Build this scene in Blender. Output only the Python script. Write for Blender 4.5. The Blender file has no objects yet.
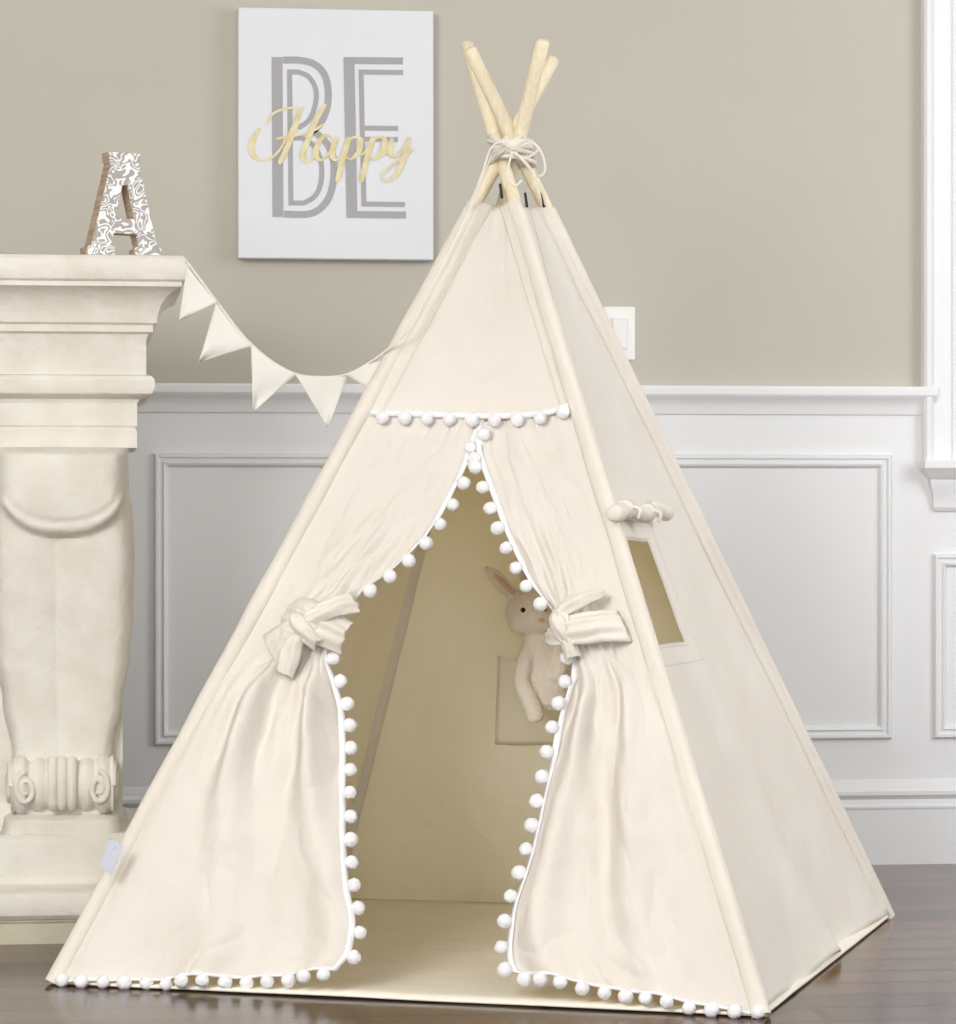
import bpy, math, random
from mathutils import Vector, Matrix, noise
random.seed(4)
sc = bpy.context.scene
V = Vector
# ---------------------------------------------------------------- camera / survey
YAW = math.radians(7.0); FPX = 3168.0; CAMH = 0.76
cy, sy = math.cos(YAW), math.sin(YAW)
CAM = V((0, 0, CAMH)); FWD = V((sy, cy, 0)); RGT = V((cy, -sy, 0)); UP = V((0, 0, 1))
cam = bpy.data.cameras.new('camera'); camo = bpy.data.objects.new('camera', cam)
sc.collection.objects.link(camo); sc.camera = camo
camo.location = CAM; camo.rotation_euler = (math.pi/2, 0, -YAW)
cam.sensor_fit = 'VERTICAL'; cam.sensor_height = 36; cam.lens = FPX*36/1024
cam.clip_end = 60
def direc(px, py): return FWD + RGT*((px-478)/FPX) + UP*((512-py)/FPX)
def hit(px, py, p0, n):          # surveyed bearing -> point on a real plane
    d = direc(px, py); return CAM + d*((p0-CAM).dot(n)/d.dot(n))
def at(px, py, d): return CAM + direc(px, py)*d
def C(x, d, z): return RGT*x + FWD*d + UP*z
try:
    sc.view_settings.view_transform = 'Standard'
except Exception: pass
# ---------------------------------------------------------------- materials
def lin(c): 
    c = c/255.0
    return c/12.92 if c <= .04045 else ((c+.055)/1.055)**2.4
def col(r, g, b): return (lin(r), lin(g), lin(b), 1)
def mat(name, c, rough=.6, c2=None, nscale=8, bump=0, bscale=60, metal=0, transl=0, tcol=None, spec=.3, ndetail=4, lo=.35, hi=.65, sheen=0, wrinkle=0):
    m = bpy.data.materials.new(name); m.use_nodes = True
    nt = m.node_tree; N = nt.nodes; L = nt.links; b = N['Principled BSDF']; out = N['Material Output']
    b.inputs['Base Color'].default_value = c; b.inputs['Roughness'].default_value = rough
    b.inputs['Metallic'].default_value = metal; b.inputs['Specular IOR Level'].default_value = spec
    if sheen: b.inputs['Sheen Weight'].default_value = sheen
    tc = N.new('ShaderNodeTexCoord')
    if c2:
        no = N.new('ShaderNodeTexNoise'); no.inputs['Scale'].default_value = nscale; no.inputs['Detail'].default_value = ndetail
        L.new(tc.outputs['Object'], no.inputs['Vector'])
        r = N.new('ShaderNodeValToRGB'); r.color_ramp.elements[0].position = lo; r.color_ramp.elements[1].position = hi
        r.color_ramp.elements[0].color = c; r.color_ramp.elements[1].color = c2
        L.new(no.outputs['Fac'], r.inputs['Fac']); L.new(r.outputs['Color'], b.inputs['Base Color'])
    if bump:
        n2 = N.new('ShaderNodeTexNoise'); n2.inputs['Scale'].default_value = bscale; n2.inputs['Detail'].default_value = 5
        L.new(tc.outputs['Object'], n2.inputs['Vector'])
        bp = N.new('ShaderNodeBump'); bp.inputs['Strength'].default_value = bump; bp.inputs['Distance'].default_value = .01
        L.new(n2.outputs['Fac'], bp.inputs['Height']); L.new(bp.outputs['Normal'], b.inputs['Normal'])
        if wrinkle:
            n3 = N.new('ShaderNodeTexNoise'); n3.inputs['Scale'].default_value = 10; n3.inputs['Detail'].default_value = 4; n3.inputs['Distortion'].default_value = .5
            L.new(tc.outputs['Object'], n3.inputs['Vector'])
            b2 = N.new('ShaderNodeBump'); b2.inputs['Strength'].default_value = wrinkle; b2.inputs['Distance'].default_value = .025
            L.new(n3.outputs['Fac'], b2.inputs['Height']); L.new(b2.outputs['Normal'], bp.inputs['Normal'])
    if transl:
        t = N.new('ShaderNodeBsdfTranslucent'); t.inputs['Color'].default_value = tcol
        mx = N.new('ShaderNodeMixShader'); mx.inputs['Fac'].default_value = transl
        L.new(b.outputs[0], mx.inputs[1]); L.new(t.outputs[0], mx.inputs[2]); L.new(mx.outputs[0], out.inputs['Surface'])
    return m
M_canvas = mat('cotton_canvas', col(250,249,246), 1, col(246,244,240), 5, .14, 480, transl=.25, tcol=col(253,226,142), spec=0, wrinkle=.40)
M_sleeve = mat('sleeve_canvas', col(232,226,215), 1, col(228,221,210), 5, .14, 480, spec=0, wrinkle=.35)
M_mat = mat('mat_canvas', col(252,247,233), 1, col(249,243,227), 5, .12, 480, spec=0, wrinkle=.25)
M_tie = mat('tie_canvas', col(237,232,222), 1, col(232,226,215), 9, .18, 450, spec=0, wrinkle=.4)
M_white = mat('white_cotton', col(250,250,253), .95, bump=.35, bscale=500, spec=.1, sheen=.2)
M_flag = mat('flag_cotton', col(243,240,234), .95, bump=.1, bscale=400, transl=.1, tcol=col(240,236,225), spec=.1)
M_wall = mat('beige_wall_paint', col(196,192,181), .8, col(193,189,178), 2, .03, 200, spec=.2)
M_trim = mat('white_trim_paint', col(238,239,241), .45, bump=.02, bscale=60, spec=.3)
M_plate = mat('switch_plastic', col(243,243,241), .35)
M_stone = mat('cast_limestone', col(233,230,221), .85, col(224,219,208), 14, .30, 55, spec=.2)
M_stone2 = mat('cast_limestone_base', col(205,198,178), .85, col(196,188,169), 14, .3, 55, spec=.2)
M_dark = mat('firebox_soot', col(40,36,33), .9, col(60,54,50), 12, .3, 40)
M_art = mat('stretched_art_canvas', col(230,232,238), .8, bump=.08, bscale=500, spec=.1)
M_grey = mat('grey_print', col(172,172,174), .8)
M_gold = mat('gold_foil', col(212,198,150), .4, col(228,218,182), 40, metal=.15)
M_black = mat('black_fitting', col(45,45,48), .5)
M_plush = mat('plush_fur', col(253,246,236), .95, col(249,239,227), 30, .5, 300, sheen=.5, spec=.05)
M_pink = mat('pink_plush', col(236,194,184), .95, bump=.3, bscale=300)
M_eye = mat('black_bead', col(15,15,15), .2)
M_tag = mat('paper_tag', col(225,230,242), .7, col(185,195,220), 60, lo=.55, hi=.6)
M_ceil = mat('ceiling_paint', col(240,238,232), .9)
def wood(name, c1, c2, sc3, rough):
    m = mat(name, c1, rough); nt = m.node_tree; N = nt.nodes; L = nt.links
    tc = N.new('ShaderNodeTexCoord'); mp = N.new('ShaderNodeMapping'); mp.inputs['Scale'].default_value = sc3
    no = N.new('ShaderNodeTexNoise'); no.inputs['Scale'].default_value = 3; no.inputs['Detail'].default_value = 6
    r = N.new('ShaderNodeValToRGB'); r.color_ramp.elements[0].position = .35; r.color_ramp.elements[1].position = .68
    r.color_ramp.elements[0].color = c1; r.color_ramp.elements[1].color = c2
    L.new(tc.outputs['Object'], mp.inputs[0]); L.new(mp.outputs[0], no.inputs['Vector']); L.new(no.outputs['Fac'], r.inputs['Fac'])
    L.new(r.outputs['Color'], N['Principled BSDF'].inputs['Base Color']); return m
M_pole = wood('pine_pole', col(242,232,208), col(233,218,186), (60,60,6), .6)
M_brown = wood('brown_wood', col(196,176,154), col(160,138,114), (10,10,60), .7)
def floor_mat():
    m = bpy.data.materials.new('dark_hardwood'); m.use_nodes = True
    nt = m.node_tree; N = nt.nodes; L = nt.links; b = N['Principled BSDF']
    tc = N.new('ShaderNodeTexCoord'); br = N.new('ShaderNodeTexBrick')
    br.inputs['Scale'].default_value = 1; br.inputs['Brick Width'].default_value = 1.1; br.inputs['Row Height'].default_value = .125
    br.inputs['Mortar Size'].default_value = .006; br.inputs['Color1'].default_value = col(60,40,33); br.inputs['Color2'].default_value = col(112,79,65)
    br.inputs['Mortar'].default_value = col(14,9,8); br.offset = .37
    L.new(tc.outputs['Object'], br.inputs['Vector'])
    mp = N.new('ShaderNodeMapping'); mp.inputs['Scale'].default_value = (2, 40, 1)
    no = N.new('ShaderNodeTexNoise'); no.inputs['Scale'].default_value = 2; no.inputs['Detail'].default_value = 8
    L.new(tc.outputs['Object'], mp.inputs[0]); L.new(mp.outputs[0], no.inputs['Vector'])
    mx = N.new('ShaderNodeMix'); mx.data_type = 'RGBA'; mx.blend_type = 'MULTIPLY'; mx.inputs[0].default_value = .7
    L.new(br.outputs['Color'], mx.inputs[6])
    r = N.new('ShaderNodeValToRGB'); r.color_ramp.elements[0].position = .3; r.color_ramp.elements[1].position = .7
    r.color_ramp.elements[0].color = (.45,.45,.45,1); r.color_ramp.elements[1].color = (1.1,1.1,1.1,1)
    L.new(no.outputs['Fac'], r.inputs['Fac']); L.new(r.outputs['Color'], mx.inputs[7])
    L.new(mx.outputs[2], b.inputs['Base Color']); b.inputs['Roughness'].default_value = .16; b.inputs['Specular IOR Level'].default_value = .32
    bp = N.new('ShaderNodeBump'); bp.inputs['Strength'].default_value = .6; bp.inputs['Distance'].default_value = .003; bp.invert = True
    L.new(br.outputs['Fac'], bp.inputs['Height'])
    b2 = N.new('ShaderNodeBump'); b2.inputs['Strength'].default_value = .14; b2.inputs['Distance'].default_value = .0015
    L.new(no.outputs['Fac'], b2.inputs['Height']); L.new(bp.outputs['Normal'], b2.inputs['Normal']); L.new(b2.outputs['Normal'], b.inputs['Normal'])
    return m
M_floor = floor_mat()
def carved():
    m = mat('carved_whitewash', col(235,233,230), .8); nt = m.node_tree; N = nt.nodes; L = nt.links; b = N['Principled BSDF']
    tc = N.new('ShaderNodeTexCoord'); no = N.new('ShaderNodeTexNoise'); no.inputs['Scale'].default_value = 42; no.inputs['Distortion'].default_value = 1.2; no.inputs['Detail'].default_value = 0
    wv = N.new('ShaderNodeMath'); wv.operation = 'MULTIPLY'; wv.inputs[1].default_value = 30
    sn = N.new('ShaderNodeMath'); sn.operation = 'SINE'
    r = N.new('ShaderNodeValToRGB'); r.color_ramp.elements[0].position = .0; r.color_ramp.elements[1].position = .30
    r.color_ramp.elements[0].color = col(176,172,172); r.color_ramp.elements[1].color = col(250,250,250)
    L.new(tc.outputs['Object'], no.inputs['Vector']); L.new(no.outputs['Fac'], wv.inputs[0]); L.new(wv.outputs[0], sn.inputs[0])
    L.new(sn.outputs[0], r.inputs['Fac']); L.new(r.outputs['Color'], b.inputs['Base Color'])
    bp = N.new('ShaderNodeBump'); bp.inputs['Strength'].default_value = .25; bp.inputs['Distance'].default_value = .002
    L.new(sn.outputs[0], bp.inputs['Height']); L.new(bp.outputs['Normal'], b.inputs['Normal']); return m
M_carved = carved()
# ---------------------------------------------------------------- mesh helpers
def empty(name, loc):
    e = bpy.data.objects.new(name, None); e.location = loc; sc.collection.objects.link(e); e.empty_display_size = .1; return e
class B:
    def __init__(s): s.v = []; s.f = []
    def add(s, vs, fs):
        o = len(s.v); s.v += [V(x) for x in vs]; s.f += [tuple(i+o for i in f) for f in fs]; return s
    def box(s, a, b):
        x0,y0,z0 = a; x1,y1,z1 = b
        return s.add([(x0,y0,z0),(x1,y0,z0),(x1,y1,z0),(x0,y1,z0),(x0,y0,z1),(x1,y0,z1),(x1,y1,z1),(x0,y1,z1)],
              [(0,3,2,1),(4,5,6,7),(0,1,5,4),(1,2,6,5),(2,3,7,6),(3,0,4,7)])
    def grid(s, G, keep=None, wrap=False):
        R = len(G); Cn = len(G[0]); vs = [p for r in G for p in r]; fs = []
        for i in range(R-1):
            for j in range(Cn-1 + (1 if wrap else 0)):
                if keep and not keep(i, j): continue
                j2 = (j+1) % Cn
                fs.append((i*Cn+j, i*Cn+j2, (i+1)*Cn+j2, (i+1)*Cn+j))
        return s.add(vs, fs)
    def rings(s, Rg, cap0=True, cap1=True):
        n = len(Rg[0]); o = len(s.v); s.grid(Rg, wrap=True)
        if cap0: s.f.append(tuple(o+i for i in range(n))[::-1])
        if cap1: s.f.append(tuple(o+(len(Rg)-1)*n+i for i in range(n)))
        return s
    def tube(s, pts, rad, seg=12, caps=True, rnd=False, flat=None):
        pts = [V(p) for p in pts]; n = len(pts)
        if not hasattr(rad, '__len__'): rad = [rad]*n
        if rnd:
            d0 = (pts[0]-pts[1]).normalized(); d1 = (pts[-1]-pts[-2]).normalized()
            pts = [pts[0]+d0*rad[0]*.35]+pts+[pts[-1]+d1*rad[-1]*.35]; rad = [rad[0]*.6]+list(rad)+[rad[-1]*.6]; n += 2
        Rg = []; up = None
        for i in range(n):
            t = (pts[min(i+1,n-1)]-pts[max(i-1,0)]).normalized()
            if up is None:
                up = V((0,0,1)) if abs(t.z) < .9 else V((1,0,0))
            a = (up - t*up.dot(t)).normalized(); up = a; b = t.cross(a)
            Rg.append([pts[i]+(a*math.cos(2*math.pi*k/seg)+b*math.sin(2*math.pi*k/seg))*rad[i] for k in range(seg)])
        return s.rings(Rg, caps, caps)
    def ball(s, c, r, sub=2, sc3=(1,1,1), nz=0, rot=None):
        import bmesh
        bm = bmesh.new(); bmesh.ops.create_icosphere(bm, subdivisions=sub, radius=1)
        vs = []
        seed = V((random.random()*50, random.random()*50, 3))
        for v in bm.verts:
            p = v.co.copy(); k = 1 + (nz*noise.noise(p*3+seed)*1.6 + nz*noise.noise(p*7+seed) if nz else 0)
            p = V((p.x*sc3[0], p.y*sc3[1], p.z*sc3[2]))*r*k
            if rot: p = rot @ p
            vs.append(V(c)+p)
        fs = [tuple(x.index for x in f.verts) for f in bm.faces]; bm.free()
        return s.add(vs, fs)
    def obj(s, name, m, parent=None, smooth=True, solid=0, bevel=0, off=0):
        me = bpy.data.meshes.new(name); me.from_pydata([tuple(p) for p in s.v], [], s.f); me.update()
        me.materials.append(m)
        o = bpy.data.objects.new(name, me); sc.collection.objects.link(o)
        if smooth:
            for p in me.polygons: p.use_smooth = True
        if parent:
            o.parent = parent; o.matrix_parent_inverse = Matrix.Translation(-parent.location)
        if bevel:
            md = o.modifiers.new('b', 'BEVEL'); md.width = bevel; md.segments = 2; md.limit_method = 'ANGLE'
        if solid:
            md = o.modifiers.new('s', 'SOLIDIFY'); md.thickness = solid; md.offset = off
        return o
def auto_smooth(o, ang=35):
    me = o.data; import bmesh
    bm = bmesh.new(); bm.from_mesh(me)
    bmesh.ops.recalc_face_normals(bm, faces=bm.faces)
    for e in bm.edges:
        if len(e.link_faces) == 2 and e.calc_face_angle(0) > math.radians(ang): e.smooth = False
    bm.to_mesh(me); bm.free()
def catmull(P, n=8):
    P = [V(p) for p in P]; out = []
    for i in range(len(P)-1):
        p0 = P[max(i-1,0)]; p1 = P[i]; p2 = P[i+1]; p3 = P[min(i+2,len(P)-1)]
        for k in range(n):
            t = k/n
            out.append(.5*((2*p1)+(p2-p0)*t+(2*p0-5*p1+4*p2-p3)*t*t+(3*p1-p0-3*p2+p3)*t**3))
    out.append(P[-1]); return out
def interp(tab, x):
    if x <= tab[0][0]: return tab[0][1]
    for a, b in zip(tab, tab[1:]):
        if x <= b[0]:
            t = (x-a[0])/(b[0]-a[0]); t = t*t*(3-2*t); return a[1]+(b[1]-a[1])*t
    return tab[-1][1]
def sstep(a, b, x):
    t = max(0, min(1, (x-a)/(b-a))); return t*t*(3-2*t)
# ---------------------------------------------------------------- room shell
YW = 6.69; XL = -2.4; XR = 3.6; HC = 2.7; WX0, WX1, WZ0, WZ1 = 1.925, 2.95, .87, 2.35
b = B().box((XL, YW, 0), (WX0, YW+.12, HC)); b.box((WX0, YW, 0), (WX1, YW+.12, WZ0)); b.box((WX0, YW, WZ1), (WX1, YW+.12, HC)); b.box((WX1, YW, 0), (XR, YW+.12, HC))
b.obj('wall_back', M_wall, smooth=False)
B().box((XL-.12, -1.5, 0), (XL, YW+.12, HC)).obj('wall_left', M_wall, smooth=False)
B().box((XR, -1.5, 0), (XR+.12, YW+.12, HC)).obj('wall_right', M_wall, smooth=False)
B().box((XL-.12, -1.5, -.1), (XR+.12, YW+.12, 0)).obj('floor', M_floor, smooth=False)
B().box((XL-.12, -1.5, HC), (XR+.12, YW+.12, HC+.1)).obj('ceiling', M_ceil, smooth=False)
B().box((XL, YW-.006, 0), (XR, YW, 1.0)).obj('trim_1', M_trim, smooth=False)
def xprof(name, prof, x0, x1, m=M_trim):
    bb = B(); n = len(prof)
    vs = [V((x0, YW-p, z)) for p, z in prof]+[V((x1, YW-p, z)) for p, z in prof]
    fs = [(i, i+n, i+1+n, i+1) for i in range(n-1)]+[tuple(range(n))[::-1], tuple(range(n, 2*n))]
    o = bb.add(vs, fs).obj(name, m, smooth=True); auto_smooth(o, 25); return o
xprof('trim_2', [(.0,.968),(.012,.970),(.014,.978),(.016,.985),(.020,.995),(.028,1.003),(.034,1.008),(.036,1.012),(.036,1.024),(.032,1.030),(.0,1.030)], XL, 1.815)
xprof('baseboard_back', [(0,0),(.020,0),(.020,.118),(.022,.122),(.022,.126),(.018,.130),(.016,.140),(.024,.150),(.024,.158),(.014,.165),(.012,.175),(.008,.182),(0,.184)], XL, XR)
def frame(name, x0, x1, z0, z1, w=.030):
    prof = [(0,.006),(.001,.014),(.004,.018),(.009,.018),(.011,.013),(.017,.013),(.021,.017),(.025,.015),(w,.006)]
    Rg = [[V((x0+i, YW-p, z0+i)), V((x1-i, YW-p, z0+i)), V((x1-i, YW-p, z1-i)), V((x0+i, YW-p, z1-i))] for i, p in prof]
    o = B().grid(Rg, wrap=True).obj(name, M_trim, smooth=True); auto_smooth(o, 30)
frame('trim_3', .135, 1.720, .270, .884)
frame('trim_4', -1.55, .02, .270, .884)
frame('trim_5', 1.812, 3.05, .270, .670)
win = empty('window_1', V(((WX0+WX1)/2, YW, WZ0)))
def casing(x0, x1, prof, z0, z1, flip=False):
    bb = B(); n = len(prof); w = x1-x0
    P = [(x0+(w*t if not flip else w*(1-t)), YW-p) for t, p in prof]
    vs = [V((x, y, z0)) for x, y in P]+[V((x, y, z1)) for x, y in P]
    return bb.add(vs, [(i, i+1, i+1+n, i+n) for i in range(n-1)]+[tuple(range(n)), tuple(range(n, 2*n))[::-1]])
cp = [(0,0),(0,.028),(.04,.034),(.10,.034),(.14,.026),(.18,.020),(.45,.016),(.48,.022),(.52,.022),(.55,.015),(.85,.012),(.88,.018),(1,.018),(1,0)]
o = casing(1.787, WX0, cp, .87, WZ1+.12).obj('casing_left', M_trim, win); auto_smooth(o, 25)
o = casing(WX1, WX1+.138, cp, .87, WZ1+.12, True).obj('casing_right', M_trim, win); auto_smooth(o, 25)
B().box((WX0, YW-.02, WZ1), (WX1, YW, WZ1+.12)).box((1.77, YW-.05, WZ1+.12), (WX1+.155, YW, WZ1+.15)).obj('casing_head', M_trim, win, False, bevel=.003)
Rg = []
for o_, z in [(.0,.762),(.004,.770),(.006,.80),(.012,.815),(.014,.83),(.024,.84),(.030,.850),(.034,.855),(.034,.868),(.030,.873)]:
    Rg.append([V((1.815-o_, YW-.012-o_*1.4, z)), V((WX1+.11+o_, YW-.012-o_*1.4, z)), V((WX1+.11+o_, YW, z)), V((1.815-o_, YW, z))])
o = B().rings(Rg).obj('sill', M_trim, win); auto_smooth(o, 25)
bb = B()
for (a, c_) in [((WX0, WZ0), (WX0+.05, WZ1)), ((WX1-.05, WZ0), (WX1, WZ1)), ((WX0, WZ0), (WX1, WZ0+.05)), ((WX0, WZ1-.05), (WX1, WZ1)), ((WX0, 1.58), (WX1, 1.62)), ((2.42, WZ0), (2.45, WZ1))]:
    bb.box((a[0], YW+.03, a[1]), (c_[0], YW+.07, c_[1]))
bb.obj('sash', M_trim, win, False)
# ---------------------------------------------------------------- light switch
sw = empty('light_switch', V((1.124, YW, 1.142)))
B().box((1.091, YW-.007, 1.085), (1.160, YW, 1.199)).obj('plate', M_plate, sw, False, bevel=.003)
B().box((1.107, YW-.009, 1.107), (1.144, YW-.0065, 1.177)).obj('rocker_frame', M_trim, sw, False, bevel=.001)
B().add([(1.109,YW-.009,1.109),(1.142,YW-.009,1.109),(1.142,YW-.009,1.175),(1.109,YW-.009,1.175),
         (1.111,YW-.011,1.111),(1.140,YW-.011,1.111),(1.140,YW-.015,1.173),(1.111,YW-.015,1.173)],
        [(4,5,6,7),(0,1,5,4),(1,2,6,5),(2,3,7,6),(3,0,4,7)]).obj('rocker', M_plate, sw, False)
# ---------------------------------------------------------------- picture
pic = empty('wall_art_canvas', V((.515, YW, 1.55)))
YC = YW-.040
B().box((.310, YC, 1.292), (.722, YW-.002, 1.818)).obj('canvas', M_art, pic, False, bevel=.003)
def wp(px, py, off): return hit(px, py, V((0, YC-off, 0)), V((0,1,0)))
LAY = [0]
def ribbon2d(bb, P, w, off, n=1, taper=None):
    LAY[0] += 1; off = off+LAY[0]*.00005
    P = [V((p[0], p[1], 0)) for p in P]
    if n > 1: P = catmull(P, n)
    m = len(P); Ls = []; Rs = []
    for i in range(m):
        if 0 < i < m-1:
            a = (P[i]-P[i-1]).normalized(); c = (P[i+1]-P[i]).normalized(); t = a+c
            if t.length < 1e-4: t = a
            t.normalize(); k = 1/max(.5, t.dot(a))
        else:
            t = (P[1]-P[0] if i == 0 else P[-1]-P[-2]).normalized(); k = 1
        nn = V((-t.y, t.x, 0)); ww = w*k*.5
        oo = off+(i*.00002 if n > 1 else 0)
        if taper: ww *= taper(i/(m-1), t)
        Ls.append(wp((P[i]+nn*ww).x, (P[i]+nn*ww).y, oo)); Rs.append(wp((P[i]-nn*ww).x, (P[i]-nn*ww).y, oo))
    bb.grid([Ls, Rs])
g = B()
ribbon2d(g, [(277,57),(278,217)], 11, .0006)
bowl = catmull([V((298,60,0)),V((312,63,0)),V((323,72,0)),V((328,88,0)),V((327,108,0)),V((320,124,0)),V((313,131,0))],5)
bow2 = catmull([V((313,131,0)),V((324,140,0)),V((332,154,0)),V((334,172,0)),V((331,192,0)),V((323,206,0)),V((309,214,0)),V((284,214,0))],5)
ribbon2d(g, [(283,60)]+[(p.x,p.y) for p in bowl]+[(p.x,p.y) for p in bow2[1:]], 7, .0006)
ribbon2d(g, [(289,72)]+[(p.x,p.y) for p in catmull([V((298,72,0)),V((309,77,0)),V((316,90,0)),V((315,106,0)),V((309,120,0)),V((300,127,0))],5)]+[(289,127)], 5, .0006)
ribbon2d(g, [(290,138)]+[(p.x,p.y) for p in catmull([V((302,138,0)),V((314,146,0)),V((321,162,0)),V((321,182,0)),V((315,196,0)),V((304,203,0))],5)]+[(290,203)], 5, .0006)
ribbon2d(g, [(289.5,69.5),(291,205.5)], 5, .0006)
ribbon2d(g, [(349,57),(352,218)], 11, .0006)
ribbon2d(g, [(361,69.5),(364,206.5)], 5, .0006)
for y, x0, x1, w in [(60.5,353,403,7),(72,360,403,5),(128,362,398,5),(139,362,398,5),(204,363,405,5),(214.5,356,406,7)]:
    ribbon2d(g, [(x0,y),(x1,y+.5)], w, .0006)
g.obj('letters_be', M_grey, pic, False)
g = B()
tp = lambda s, t: (.5+.75*max(0, t.y)**2)*(.5+.5*min(1, 8*s, 8*(1-s)))
for S in [[(260,128),(253,140),(252,152),(261,160),(275,155),(288,136),(298,115),(304,107)],
          [(266,126),(274,113),(290,108),(303,108)],
          [(300,110),(294,130),(286,150),(279,164)],
          [(326,104),(317,118),(308,140),(303,156),(308,162),(317,154)],
          [(276,139),(292,136),(310,132),(324,124)],
          [(335,139),(326,135),(318,144),(316,155),(322,160),(331,150),(336,138),(332,153),(336,160),(344,152)],
          [(349,137),(344,155),(337,182)],[(344,150),(352,138),(360,139),(359,151),(351,159),(345,156)],[(357,156),(364,153),(370,146)],
          [(373,137),(368,155),(361,182)],[(368,150),(376,138),(384,139),(383,151),(375,159),(369,156)],[(381,156),(387,152),(391,146)],
          [(392,138),(390,152),(396,157),(404,148),(410,137)],[(410,137),(405,156),(397,174),(387,181),(383,175),(393,165),(406,156),(414,148)]]:
    ribbon2d(g, S, 4.8, .0014, 7, tp)
g.obj('script_happy', M_gold, pic, False)
# ---------------------------------------------------------------- fireplace
FY = 5.72; fp = empty('fireplace_mantel', V((-.6, 5.9, 0)))
fx0, fx1, fyb = -1.75, .0857, 6.16
def prof_ring(x0, x1, yf, yb, prof):
    return [[V((x0-o, yf-o, z)), V((x1+o, yf-o, z)), V((x1+o, yb, z)), V((x0-o, yb, z))] for o, z in prof]
pr = [(0,.875),(0,.905),(-.003,.908),(-.003,.912),(0,.915),(0,.955),(.004,.962),(.016,.966),(.026,.972),(.031,.982),(.031,.996),(.026,1.003),(.016,1.006),
      (.016,1.070),(.020,1.078),(.028,1.082),(.028,1.094),(.034,1.098),(.036,1.112),(.042,1.130),(.054,1.146),(.068,1.156),(.078,1.160),(.078,1.168),(.084,1.172),(.088,1.182),(.089,1.196),(.086,1.208),(.080,1.214),(.070,1.216)]
o = B().rings(prof_ring(fx0, fx1, FY, fyb, pr)).obj('entablature', M_stone, fp); auto_smooth(o, 28)
hp = [(.035,0),(.035,.036),(.038,.040),(.038,.044)]
o = B().rings(prof_ring(fx0-.02, .075, 5.66, fyb, hp)).obj('hearth_foot', M_stone2, fp); auto_smooth(o, 30)
hp = [(.042,.044),(.050,.052),(.054,.068),(.050,.086),(.042,.094),(.028,.098),(.016,.104),(.010,.114),(.010,.172),(.006,.182),(-.004,.189)]
o = B().rings(prof_ring(fx0-.02, .075, 5.66, fyb, hp)).obj('hearth_plinth', M_stone, fp); auto_smooth(o, 30)
def leg(cx, nm):
    wt = [(.189,.108),(.215,.104),(.222,.092),(.33,.090),(.42,.106),(.50,.119),(.58,.126),(.70,.128),(.77,.124),(.80,.118),(.875,.117)]
    G = []
    for i in range(141):
        z = .189+(.875-.189)*i/140; w = interp(wt, z); row = [V((cx-w, FY+.2, z)), V((cx-w, FY, z))]
        for j in range(61):
            u = -1+2*j/60
            zl = .716+.125*(1-math.sqrt(max(0, 1-min(1, abs(u))**2.4)))
            up = sstep(zl-.004, zl+.010, z)
            edge = (1-abs(u)**12)
            drum = .062+.050*math.sqrt(max(0, 1-((z-.80)/.11)**2))*math.sqrt(max(0, 1-.55*u*u))
            neck = sstep(.862, .875, z); drum = drum*(1-.5*neck)
            lob = abs(math.sin(math.pi*(u+.08)))**.45
            body = .026+.012*lob*(1-.4*sstep(.55,.3,z)) + .030*sstep(.45,.72,z)
            rim = .004*math.exp(-((z-zl-.026)/.005)**2)*-1
            foot = sstep(.224,.214,z)
            p = (drum*up+body*(1-up)+rim)*edge
            p = p*(1-foot)+.055*foot*edge
            row.append(V((cx+w*u, FY-p-.002, z)))
        row += [V((cx+w, FY, z)), V((cx+w, FY+.2, z))]
        G.append(row)
    bb = B().rings(G)
    zc = .275; yc = FY-.028; N_ = 61; Rg = []
    for i in range(N_):
        u = -1+2*i/(N_-1); x = cx+u*.090
        r = .040+.006*abs(math.sin(u*math.pi*3.2))+(.004 if abs(u) > .7 else 0)
        Rg.append([V((x, yc-r*math.cos(a)*1.0, zc+r*1.08*math.sin(a))) for a in [2*math.pi*k/24 for k in range(24)]])
    bb.rings(Rg)
    for sx in (-1, 1):
        pts = []
        for k in range(40):
            a = k/39*math.pi*3.6; r = .043*(1-k/39*.85)
            pts.append(V((cx+sx*(.090+.006*k/39), yc-r*math.cos(a), zc+r*math.sin(a))))
        bb.tube(pts, .006, 8)
        pts = []
        for k in range(40):
            a = math.pi*.5+k/39*math.pi*3.2; r = .030*(1-k/39*.8)
            pts.append(V((cx+sx*(.064+r*.62*math.cos(a)*-1), yc-.045, zc-.004+r*math.sin(a))))
        bb.tube(pts, .0055, 8)
    for k in (-1, 0, 1):
        bb.tube([V((cx+k*.017, yc-.02-.024*math.sin(math.pi*(.15+.7*q/8)), zc-.038+.085*q/8)) for q in range(9)], .0095, 10, rnd=True)
    o = bb.obj(nm, M_stone, fp); auto_smooth(o, 50)
leg(-.047, 'leg_right'); leg(-1.617, 'leg_left')
B().box((fx0+.01, FY+.02, .189), (fx0+.26, fyb, .875)).box((-.175, FY+.02, .189), (.06, fyb, .875)).box((fx0+.26, FY+.02, .74), (-.175, fyb, .875)).obj('surround', M_stone, fp, False)
B().box((fx0+.2, fyb-.05, .18), (-.1, fyb-.01, .8)).obj('firebox', M_dark, fp, False)
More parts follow.
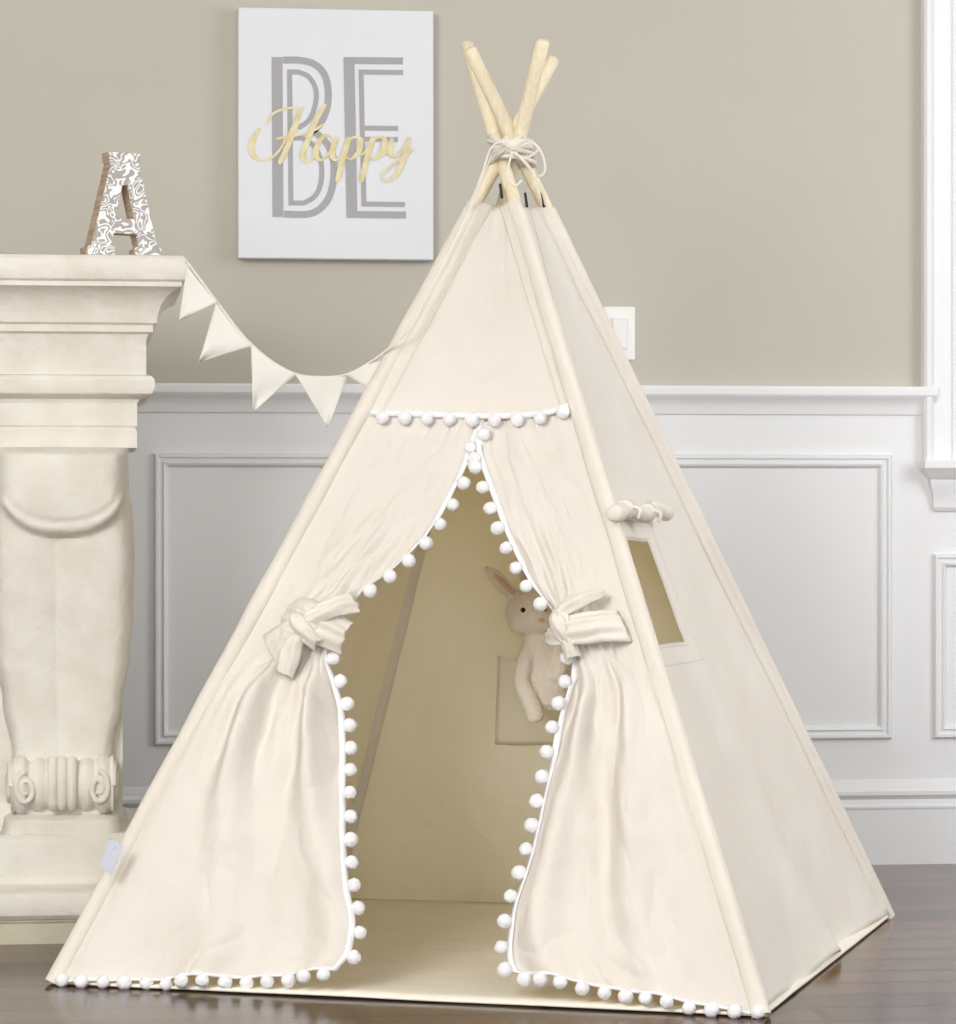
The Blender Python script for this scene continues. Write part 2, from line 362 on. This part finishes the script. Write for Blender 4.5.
# ---------------------------------------------------------------- letter A
la = empty('letter_a_decor', V((0, 0, 0)))
def curve_mesh(name, splines, ext, bev, m, M4, parent):
    cu = bpy.data.curves.new(name, 'CURVE'); cu.dimensions = '2D'; cu.fill_mode = 'BOTH'; cu.extrude = ext; cu.bevel_depth = bev
    for P in splines:
        s = cu.splines.new('POLY'); s.points.add(len(P)-1); s.use_cyclic_u = True
        for i, p in enumerate(P): s.points[i].co = (p[0]*.01, p[1]*.01, 0, 1)
    t = bpy.data.objects.new('tmp', cu); sc.collection.objects.link(t); bpy.context.view_layer.update()
    me = bpy.data.meshes.new_from_object(t.evaluated_get(bpy.context.evaluated_depsgraph_get())); bpy.data.objects.remove(t)
    me.transform(M4); me.materials.clear(); me.materials.append(m); me.name = name
    o = bpy.data.objects.new(name, me); sc.collection.objects.link(o); o.parent = parent; return o
KA = 1.06
OUT = [(-6.8,0),(-2.0,0),(-2.0,1.5),(-2.7,1.8),(-2.2,4.0),(2.2,4.0),(2.7,1.8),(2.0,1.5),(2.0,0),(6.8,0),(6.8,1.5),(6.0,1.8),(2.5,16.0),(2.8,16.3),(2.8,17.8),(-2.8,17.8),(-2.8,16.3),(-2.5,16.0),(-6.0,1.8),(-6.8,1.5)]
OUT = [(x*KA, y*KA) for x, y in OUT]
HOLE = [(x*KA, y*KA) for x, y in [(-1.7,6.6),(1.7,6.6),(.45,12.2),(-.45,12.2)]]
LOC = hit(121, 300, V((0,5.735,0)), V((0,1,0))); LOC.z = 1.2165
MA = Matrix.Translation(LOC) @ Matrix.Rotation(math.radians(20), 4, 'Z') @ Matrix.Rotation(math.pi/2, 4, 'X')
curve_mesh('wood_body', [OUT, HOLE], .016, 0, M_brown, MA, la)
inner = [(x*.96, y*.98+.2) for x, y in OUT]; ih = [(x*1.15, 7.2+(y-7.2)*1.05-.15) for x, y in HOLE]
curve_mesh('carved_face', [inner, ih], .002, .0008, M_carved, MA @ Matrix.Translation((0,0,.018)), la)
# ---------------------------------------------------------------- teepee
FR = C(.427,4.758,0); FL = C(-.684,5.09,0); BR = C(.768,5.93,0); BL = C(-.285,6.20,0)
tFR = at(467,45,5.615); tFL = at(553,60,5.555); tBL = at(543,42,5.42); tBR = at(470,50,5.47)
ZT = 1.29
def onp(Bp, T, z): return Bp+(T-Bp)*(z/T.z)
tops = {k: onp(a, t, ZT) for k, a, t in (('FR',FR,tFR),('FL',FL,tFL),('BL',BL,tBL),('BR',BR,tBR))}
tee = empty('play_teepee', (FR+FL+BR+BL)/4)
class Face:
    def __init__(s, a, at_, b_, bt, inside):
        s.a, s.at, s.b, s.bt = a, at_, b_, bt
        n = (b_-a).cross((at_+bt)/2-(a+b_)/2).normalized()
        c = (a+b_+at_+bt)/4
        if n.dot(c-inside) < 0: n = -n
        s.n = n; s.c = c; s.out = n
    def P(s, u, v, off=0): 
        l = s.a.lerp(s.at, v); r = s.b.lerp(s.bt, v); return l.lerp(r, u)+s.n*off
    def uv(s, p):
        v = p.z/ZT; l = s.a.lerp(s.at, v); r = s.b.lerp(s.bt, v); d = r-l
        return (p-l).dot(d)/d.dot(d), v
    def px(s, x, y): return hit(x, y, s.c, s.n)
IN = (FR+FL+BR+BL)/4+V((0,0,.4))
F_f = Face(FL, tops['FL'], FR, tops['FR'], IN); F_r = Face(FR, tops['FR'], BR, tops['BR'], IN)
F_b = Face(BR, tops['BR'], BL, tops['BL'], IN); F_l = Face(BL, tops['BL'], FL, tops['FL'], IN)
bb = B()
for k, (a, t) in enumerate(((FR,tFR),(FL,tFL),(BL,tBL),(BR,tBR))):
    n = 30; bb.tube([a.lerp(t, .012+.988*i/n) for i in range(n+1)], [.0120]*(n+1), 16, rnd=True)
o = bb.obj('poles', M_pole, tee); auto_smooth(o, 50)
def sag(face, u, v, k=.018, seed=0, wr=.006):
    s = -k*math.sin(math.pi*u)*math.sin(math.pi*min(1, v*1.0+.05))**.8 if 0 < u < 1 else 0
    e = math.sin(math.pi*u)**.5 if 0 < u < 1 else 0
    w = wr*noise.noise(V((u*2.2+seed, v*5, seed)))+wr*.5*noise.noise(V((u*7+seed, v*3, seed+5)))
    w += wr*.9*math.sin((u*9+v*6)+seed)*math.exp(-v*5)
    w += wr*1.1*math.sin(u*11+seed+2*v)*math.exp(-((v-1)/.25)**2)*.6
    w -= wr*.45*(1-abs(noise.noise(V((u*3+v*4, (v*6-u*4), seed+9)))))**8
    return s+w*e
def face_grid(face, us, vs, seed, k=.018, keep=None, hem=None):
    return [[face.P(u, v, sag(face, u, v, k, seed))+(V((0,0,0)) if not hem else hem(u, v)) for u in us] for v in vs], keep
lin_ = lambda a, b_, n: [a+(b_-a)*i/n for i in range(n+1)]
bb = B()
G, _ = face_grid(F_b, lin_(0,1,60), lin_(.003,1,70), 2, .02); bb.grid(G)
bb.obj('canvas_back', M_canvas, tee)
bb = B(); G, _ = face_grid(F_l, lin_(0,1,60), lin_(.003,1,70), 7, .02); bb.grid(G); bb.obj('canvas_left', M_canvas, tee)
wc = [F_r.uv(F_r.px(*p)) for p in ((625,539),(659,539),(691,641),(660,642))]
wu0 = (wc[0][0]+wc[3][0])/2; wu1 = (wc[1][0]+wc[2][0])/2; wv1 = (wc[0][1]+wc[1][1])/2; wv0 = (wc[2][1]+wc[3][1])/2
print('WINDOW', wu0, wu1, wv0, wv1)
us = sorted(set(lin_(0,wu0,14)+lin_(wu0,wu1,16)+lin_(wu1,1,40))); vs = sorted(set(lin_(.0,wv0,50)+lin_(wv0,wv1,16)+lin_(wv1,1,50)))
def hemr(u, v): 
    k = math.exp(-v*30); return V((0,0,(.010+.008*math.sin(u*17)*math.sin(math.pi*u))*k)) + F_r.n*(.012*math.sin(u*14+1)*math.sin(math.pi*u)*math.exp(-v*9))
G, _ = face_grid(F_r, us, vs, 4, .012, hem=hemr)
def kp(i, j):
    um = (us[j]+us[j+1])/2; vm = (vs[i]+vs[i+1])/2
    return not (wu0 < um < wu1 and wv0 < vm < wv1)
B().grid(G, keep=kp).obj('canvas_right', M_canvas, tee, solid=.0012)
# stitched seam lines round the window
bb = B()
for m_ in (.012, .075):
    a0, a1 = wu0-m_*.6, wu1+m_; b0, b1 = wv0-m_*.35, wv1+m_*.35
    loop = [(u, b0) for u in lin_(a0,a1,14)]+[(a1, v) for v in lin_(b0,b1,14)][1:]+[(u, b1) for u in lin_(a1,a0,14)][1:]+[(a0, v) for v in lin_(b1,b0,14)][1:]
    bb.tube([F_r.P(u, v, sag(F_r, u, v, .012, 4)+.0006) for u, v in loop], .0012, 6, caps=False)
bb.obj('window_stitching', M_sleeve, tee)
r_pts = [F_r.P(u, wv1+.030+.003*math.sin(u*20), .020) for u in lin_(wu0-.14, wu1+.10, 24)]
bb = B().tube(r_pts, [.0135*(1+.12*math.sin(i*1.1)) for i in range(25)], 14, rnd=True)
for q in (.22, .62):
    i = int(q*24); bb.tube([r_pts[i]+(r_pts[i+1]-r_pts[i])*t for t in (-.5,.5,1.5)], .0160, 14)
    for s in (-1, 1):
        p = r_pts[i]; bb.tube(catmull([p+F_r.n*.014, p+F_r.n*.020+V((0,0,-.008))+RGT*.008*s, p+F_r.n*.014+V((0,0,-.020))+RGT*.010*s], 5), .003, 6)
bb.obj('window_roll', M_tie, tee)
v_tr = F_f.uv(F_f.px(470, 417))[1]
us = lin_(0,1,40); vs = lin_(v_tr, 1, 24)
B().grid([[F_f.P(u, v, sag(F_f, u, v, .008, 9, .005)) for u in us] for v in vs]).obj('canvas_front_top', M_canvas, tee, solid=.0012)
def sleeve(Bp, T, nm, seedk):
    pts = []; rad = []
    for i in range(61):
        z = .002+(ZT-.002)*i/60; p = onp(Bp, T, z); pts.append(p)
        rad.append(.0145+.0009*noise.noise(V((seedk, z*9, 0)))+.0005*math.sin(z*40+seedk))
    B().tube(pts, rad, 20, caps=False).obj(nm, M_sleeve, tee)
sleeve(FR, tFR, 'sleeve_front_right', 1); sleeve(FL, tFL, 'sleeve_front_left', 2); sleeve(BR, tBR, 'sleeve_back_right', 3); sleeve(BL, tBL, 'sleeve_back_left', 4)
stl = B()
def flange(face, left, w, nm, v0=.004, v1=1, off=.0012, k=.012, seed=4, wr=.006):
    G = []
    for v in lin_(v0, v1, 80):
        l = face.P(0, v); r = face.P(1, v); L_ = (r-l).length; du = w/L_
        def pp(uu, t):
            blend = .0135*(1-t)**2
            return face.P(uu, v, sag(face, uu, v, k, seed, wr)+off+blend)
        if left: G.append([pp(du*t, t) for t in lin_(0,1,8)])
        else: G.append([pp(1-du*t, t) for t in lin_(1,0,8)])
    B().grid(G).obj(nm, M_sleeve, tee, solid=.0010)
    edge = [g_[-2] if left else g_[1] for g_ in G]
    stl.tube([p+face.n*.0012 for p in edge], .0009, 5, caps=False)
flange(F_r, True, .048, 'seam_right_a')
flange(F_r, False, .040, 'seam_right_b')
flange(F_f, True, .036, 'seam_front_a', v_tr, 1, .0012, .008, 9, .005); flange(F_f, False, .030, 'seam_front_b', v_tr, 1, .0012, .008, 9, .005)
stl.obj('seam_stitching', M_tie, tee)
# flaps
def xl(y): return 52+.542*(985-y)
def xr(y): return 762-.3055*(1018-y)
ROWL = [(415,484,420),(440,474,444),(475,461,478),(510,443,511),(545,422,542),(580,392,571),(605,364,592),(632,338,621),(655,328,655),(680,334,682),(720,341,715),(780,344,775),(840,345,835),(890,350,885),(930,357,925),(960,352,955),(985,338,974)]
ROWR = [(415,478,422),(445,478,452),(480,489,484),(515,501,518),(550,515,551),(585,532,584),(610,551,608),(632,563,630),(655,574,655),(690,569,695),(740,556,738),(800,542,795),(860,528,860),(910,514,905),(960,507,942),(995,508,960),(1018,514,972)]
N_out = F_f.n
def flap(rows, sx, side, nm):
    path = catmull([V(r) for r in rows], 10); G = []; M = 150
    for q in path:
        yo, ix, iy = q; O = F_f.px(sx(yo), yo); I = F_f.px(ix, iy); K = math.exp(-((yo-634)/30)**2)
        above = sstep(440, 600, yo)*sstep(655, 625, yo); below = sstep(636, 720, yo); row = []
        for j in range(M+1):
            u = j/M; g_ = 1-(1-u)**(1+1.1*K)
            p = O.lerp(I, g_)
            ramp = sstep(.05, .40, u)
            sph = 1 if side == 'L' else 1.9
            a1 = 2*math.pi*(2.3*u+.16*math.sin(yo*.010+sph)+sph*.23)
            f1 = math.sin(a1)+.40*math.sin(2*a1+.8+.004*yo)
            f2 = math.sin(2*math.pi*(4.5*u+sph*.37+yo*.0016))
            f3 = math.sin(2*math.pi*(8*u+sph*.5-yo*.0024))
            near = .6+.4*sstep(960,700,yo)
            var = .8+.5*noise.noise(V((u*3, sph*5, yo*.006)))
            d = below*ramp*near*var*(.025*f1+.009*f2*(1-.7*sstep(740,960,yo))+.006*f3*sstep(800,650,yo))
            d += above*sstep(.3,.75,u)*(.005*f3*var+.011*math.sin(2*math.pi*(1.7*u+.3)))
            gk = max(0, (g_-.45)/.55); d += K*(.026*math.sin(math.pi*min(1, gk*1.0))**.7 + .005*math.sin(gk*26))*(1 if gk > 0 else 0)
            d += .018*below*math.sin(math.pi*u)**.8*math.exp(-((yo-740)/110)**2)
            d += .010*sstep(.0,.1,u)*below*(1-u*.5)
            d += .008*noise.noise(V((u*4, yo*.012, sph*7)))*ramp+.004*noise.noise(V((u*9+yo*.01, yo*.03, sph*3)))*ramp
            d -= .004*ramp*(1-abs(noise.noise(V((u*5+yo*.012, yo*.016-u*3, sph*11)))))**9
            p = p+N_out*(d+.001)
            if p.z < .004: p.z = .004
            row.append(p)
        G.append(row)
    B().grid(G).obj(nm, M_canvas, tee, solid=.0012)
    return G, path
GL, pL = flap(ROWL, xl, 'L', 'flap_left'); GR, pR = flap(ROWR, xr, 'R', 'flap_right')
tape = B(); poms = B()
def strip_from(G, wf):
    out = []
    for r in G:
        e = r[-1]; d = (r[-10]-e).normalized(); out.append([e+N_out*.0025-d*.002, e+d*wf*.5+N_out*.0032, e+d*wf+N_out*.0025])
    return out
for G in (GL, GR):
    tape.grid(strip_from(G, .009))
    low = G[-1]; prev = G[-11]; out = []
    for a, c_ in zip(low, prev):
        d = (c_-a).normalized(); out.append([a+N_out*.0028, a+d*.003+N_out*.0034, a+d*.006+N_out*.0028])
    tape.grid(out)
def walk(pts, step, start, skip=None):
    acc = -start; res = []
    for a, c_ in zip(pts, pts[1:]):
        L_ = (c_-a).length
        while acc+L_ >= 0:
            t = max(0, min(1, (-acc)/L_)) if L_ > 0 else 0
            res.append(a.lerp(c_, t)); acc -= step
        acc += L_
    return res
PR = .0113
def pom(p): poms.ball(p, PR*random.uniform(.93,1.07), 3, nz=.08)
for G, sgn in ((GL, 1), (GR, -1)):
    edge = [r[-1] for r in G]
    n8 = 7*10
    for seg in (edge[8:n8-2], edge[n8+10:]):
        for p in walk(seg, .0405, .004):
            pom(p+RGT*sgn*.010+N_out*.004+V((0,0,-.003)))
    for p in walk(G[-1][::-1], .036, .018):
        q = p+N_out*.006+V((0,0,-.008)); q.z = max(q.z, .010); pom(q)
row = [F_f.px(x, y)+N_out*.010 for x, y in ((371,416),(420,417),(485,419),(540,417),(570,409))]
row = catmull(row, 8)
tape.grid([[p+V((0,0,.006)), p-V((0,0,.004))] for p in row])
for p in walk(row, .0395, .026): pom(p+V((0,0,-.010))+N_out*.008)
pom(F_f.px(486,438)+N_out*.014); pom(F_f.px(476,462)+N_out*.012)
tape.obj('trim_tape', M_white, tee, solid=.001); poms.obj('pompoms', M_white, tee)
# tie-backs: knotted canvas straps
def ribbon3(bb, P, W, nrm, bulge=.010, wr=.0025, n=8, m=24, seed=0, fr=7):
    P = catmull(P, n); G = []; k = len(P)
    for i, p in enumerate(P):
        t = (P[min(i+1,k-1)]-P[max(i-1,0)]).normalized(); s = nrm.cross(t).normalized(); w = interp(W, i/(k-1)); row = []
        for j in range(m+1):
            a = -1+2*j/m
            d = bulge*(math.cos(a*math.pi/2)**.6 if abs(a) < 1 else 0)*1.2 + wr*math.sin(a*fr+seed+.6*math.sin(i*.18))*(1-.3*abs(a))+wr*.9*noise.noise(V((a*2.5, i*.25, seed*3)))
            d -= .006*(a*a)
            row.append(p+s*(a*w*.5)+t*(.0035*noise.noise(V((a*2, seed*5, 1)))*i/k)+nrm*d)
        G.append(row)
    bb.grid(G)
def fp_(x, y, o): return F_f.px(x, y)+N_out*o
bb = B()
ribbon3(bb, [fp_(292,612,.006),fp_(306,622,.036),fp_(328,634,.044),fp_(349,640,.010)], [(0,.062),(.5,.066),(1,.060)], N_out, .010, .0035, seed=1, fr=10)
ribbon3(bb, [fp_(306,642,.046),fp_(324,630,.062),fp_(344,617,.050),fp_(360,608,.030)], [(0,.022),(.5,.032),(1,.040)], N_out, .006, .003, seed=3, fr=5)
ribbon3(bb, [fp_(320,634,.056),fp_(302,642,.060),fp_(288,648,.046),fp_(275,655,.028)], [(0,.022),(.4,.040),(1,.062)], N_out, .007, .003, seed=4, fr=6)
ribbon3(bb, [fp_(316,640,.060),fp_(304,655,.056),fp_(296,668,.044),fp_(289,681,.030)], [(0,.020),(.6,.038),(1,.030)], N_out, .006, .003, seed=5, fr=5)
bb.ball(fp_(316,637,.054), .017, 3, (1.15,.8,1.05), .16)
ribbon3(bb, [fp_(306,623,.044),fp_(308,634,.070),fp_(317,647,.066),fp_(326,654,.042)], [(0,.020),(.5,.030),(1,.022)], N_out, .007, .003, seed=9, fr=6)
bb.obj('tie_back_left', M_tie, tee, solid=.002)
bb = B()
ribbon3(bb, [fp_(550,636,.006),fp_(564,640,.038),fp_(588,640,.052),fp_(610,634,.038),fp_(625,627,.006)], [(0,.030),(.25,.048),(.6,.056),(1,.062)], N_out, .012, .0035, seed=5, fr=10)
ribbon3(bb, [fp_(558,632,.040),fp_(572,620,.056),fp_(590,610,.052),fp_(609,598,.026)], [(0,.022),(.5,.028),(.8,.020),(1,.004)], N_out, .006, .002, seed=8, fr=5)
bb.ball(fp_(569,634,.052), .014, 3, (1,.8,1.2), .16)
ribbon3(bb, [fp_(564,622,.044),fp_(566,634,.068),fp_(571,646,.062),fp_(577,653,.044)], [(0,.020),(.5,.026),(1,.020)], N_out, .006, .002, seed=3)
ribbon3(bb, [fp_(571,642,.052),fp_(575,654,.048),fp_(578,666,.034)], [(0,.014),(.5,.024),(1,.026)], N_out, .005, .002, seed=4)
bb.obj('tie_back_right', M_tie, tee, solid=.002)
# top lashing
bb = B()
ctr = at(508, 150, 5.50); 
for k in range(5):
    pts = []
    for i in range(25):
        a = 2*math.pi*i/24; pts.append(ctr+V((0,0,.016-.009*k))+(RGT*math.cos(a)*.034+FWD*math.sin(a)*.040)+V((0,0,.006*math.sin(a+k)))+RGT*.003*k)
    bb.tube(pts, .0045, 8, caps=False)
for k in range(2):
    pts = []
    for i in range(25):
        a = 2*math.pi*i/24; pts.append(ctr+(RGT*(math.cos(a)*.028*(1 if k else -1)-.004)+FWD*(math.sin(a)*.042))+V((0,0,.024*math.cos(a))))
    bb.tube(pts, .0045, 8, caps=False)
def cord(P, r=.0022):
    bb.tube(catmull([at(*p) for p in P], 8), r, 7)
cord([(512,150,5.44),(528,140,5.43),(541,152,5.43),(545,170,5.43),(537,176,5.43),(522,160,5.44),(512,152,5.44)])
cord([(512,152,5.44),(525,158,5.43),(538,150,5.43),(530,143,5.43),(514,150,5.44)])
cord([(512,150,5.44),(500,142,5.43),(490,150,5.43),(484,168,5.43),(476,190,5.43),(468,206,5.44)])
cord([(512,152,5.44),(508,172,5.42),(514,186,5.42),(522,180,5.42)])
cord([(515,152,5.44),(530,168,5.42),(541,188,5.42),(546,206,5.44)])
bb.obj('top_lashing', M_tie, tee)
bb = B()
for x, y in ((526,199),(543,199),(501,190)):
    bb.tube([at(x-1, y-6, 5.44), at(x, y, 5.44), at(x+1, y+8, 5.44)], .0024, 8, rnd=True)
bb.obj('pole_bolts', M_black, tee)
# floor mat
c_ = (FR+FL+BR+BL)/4; G = []
for i in range(21):
    row = []
    for j in range(21):
        u, v = j/20, i/20; p = FL.lerp(FR, u).lerp(BL.lerp(BR, u), v); p = c_+(p-c_)*1.006
        p.z = .005+.0012*noise.noise(p*6); row.append(p)
    G.append(row)
B().grid(G).obj('floor_mat', M_mat, tee, solid=.004)
tg = [at(*q) for q in ((99,866,5.06),(110,838,5.06),(124,846,5.08),(112,876,5.08))]
B().add(tg, [(0,1,2,3)]).obj('label_tag', M_tag, tee, False, solid=.0008)
# inner pocket
pc = [F_b.uv(F_b.px(*p)) for p in ((501,650),(580,652),(583,740),(508,738))]
pu0 = min(p[0] for p in pc); pu1 = max(p[0] for p in pc); pv1 = (pc[0][1]+pc[1][1])/2; pv0 = (pc[2][1]+pc[3][1])/2
G = [[F_b.P(u, v, sag(F_b, u, v, .02, 2)-.004-.030*math.sin(math.pi*(u-pu0)/(pu1-pu0))*((v-pv0)/(pv1-pv0))**.7) for u in lin_(pu0,pu1,16)] for v in lin_(pv0,pv1,14)]
B().grid(G).obj('inner_pocket', M_mat, tee, solid=.001)
# ---------------------------------------------------------------- plush bunny
HB = F_b.px(532, 612); base = HB - F_b.n*.075
bun = empty('plush_bunny', base)
dep = (base-CAM).dot(FWD)
def q(x, y, o=0): return at(x-2, y+3, dep-o)
k_ = dep/FPX
bb = B()
bb.ball(q(531,610), 24*k_, 3, (1,.9,1.02)); bb.ball(q(539,619,.018), 15*k_, 3, (1,.9,.85)); bb.ball(q(523,618,.008), 14*k_, 3)
for P, R in (([(520,596),(507,584),(497,573),(487,565)], [5,7.5,7,3]), ([(533,592),(530,578),(527,566),(522,556)], [5,7.5,7,3])):
    pts = catmull([q(*p) for p in P], 5); rr = [interp([(i/3, r) for i, r in enumerate(R)], i/(len(pts)-1))*k_ for i in range(len(pts))]
    bb.tube(pts, rr, 12, rnd=True)
bb.tube([q(538,628),q(543,650),q(548,675),q(550,700)], [14*k_,19*k_,23*k_,20*k_], 16, rnd=True)
bb.tube(catmull([q(532,645,.01),q(527,660,.030),q(524,680,.040),q(533,700,.044),q(538,716,.044)],4), [8*k_]*9+[9*k_]*8, 12, rnd=True)
bb.tube(catmull([q(556,645,.01),q(562,660,.025),q(558,676,.035)],4), [8*k_]*9, 12, rnd=True)
o = bb.obj('body', M_plush, bun)
md = o.modifiers.new('r', 'REMESH'); md.mode = 'VOXEL'; md.voxel_size = .0035; md.use_smooth_shade = True
md = o.modifiers.new('s', 'SMOOTH'); md.iterations = 4
bb = B()
for P in ([(517,592),(506,581),(496,571)], [(532,588),(529,575),(525,563)]):
    pts = [q(p[0], p[1], .009) for p in catmull([V((a, c2, 0)) for a, c2 in P], 4)]
    bb.tube(pts, [3.4*k_*math.sin(math.pi*(.15+.7*i/(len(pts)-1))) for i in range(len(pts))], 8, rnd=True)
bb.ball(q(543,617,.046), 2.6*k_, 2, (1.3,1,.8))
bb.obj('pink_details', M_pink, bun)
B().ball(q(525,607,.038), 2.6*k_, 2).ball(q(547,606,.034), 2.4*k_, 2).obj('eyes', M_eye, bun)
# ---------------------------------------------------------------- bunting
bun2 = empty('bunting_garland', at(290, 360, 5.45))
cordp = [(186,262,5.50),(190,266,5.48),(217,302,5.47),(252,345,5.46),(296,374,5.45),(348,374,5.43),(403,336,5.36),(425,298,5.37),(450,250,5.39),(475,196,5.42),(492,152,5.44)]
bb = B().tube(catmull([at(*p) for p in cordp], 6), .0022, 7); bb.obj('cord', M_tie, bun2)
bb = B()
def flag(a, c2, t, d, sd):
    a = V((a[0], a[1], 0)); c2 = V((c2[0], c2[1], 0)); t = V((t[0], t[1], 0)); G = []
    for i in range(13):
        v = i/12; l = a.lerp(t, v*.985); r = c2.lerp(t, v*.985); row = []
        for j in range(13):
            u = j/12; p = l.lerp(r, u)
            row.append(at(p.x, p.y+2*math.sin(math.pi*u)*(1-v), d-.006+.007*math.sin(u*4+v*3+sd)*v))
        G.append(row)
    bb.grid(G)
flag((187,266),(218,302),(179,321),5.47,0); flag((216,303),(253,346),(199,362),5.465,1.5)
flag((251,345),(297,374),(253,412),5.455,3); flag((295,374),(349,374),(328,428),5.44,4.2); flag((346,375),(403,337),(374,392),5.41,.7)
bb.obj('flags', M_flag, bun2, solid=.0015)
# ---------------------------------------------------------------- lighting
def area(name, loc, tgt, size, power, c):
    l = bpy.data.lights.new(name, 'AREA'); l.shape = 'RECTANGLE'; l.size = size[0]; l.size_y = size[1]; l.energy = power; l.color = c
    o = bpy.data.objects.new(name, l); sc.collection.objects.link(o); o.location = loc
    o.rotation_euler = (V(tgt)-V(loc)).to_track_quat('-Z', 'Y').to_euler(); return o
area('softbox_key', (-1.7, 1.2, 2.2), (.7, 5.4, .6), (1.6, 1.4), 140, (1,.99,.975))
area('softbox_fill', (.3, -.9, 1.1), (.8, 5.8, .5), (1.4, 1.4), 42, (1,.99,.98))
area('window_light', (3.4, 4.6, 1.6), (.8, 5.6, .8), (1.6, 1.6), 48, (.93,.96,1))
w = bpy.data.worlds.new('world'); sc.world = w; w.use_nodes = True
bg = w.node_tree.nodes['Background']; bg.inputs[0].default_value = (.95,.97,1,1); bg.inputs[1].default_value = 1.5
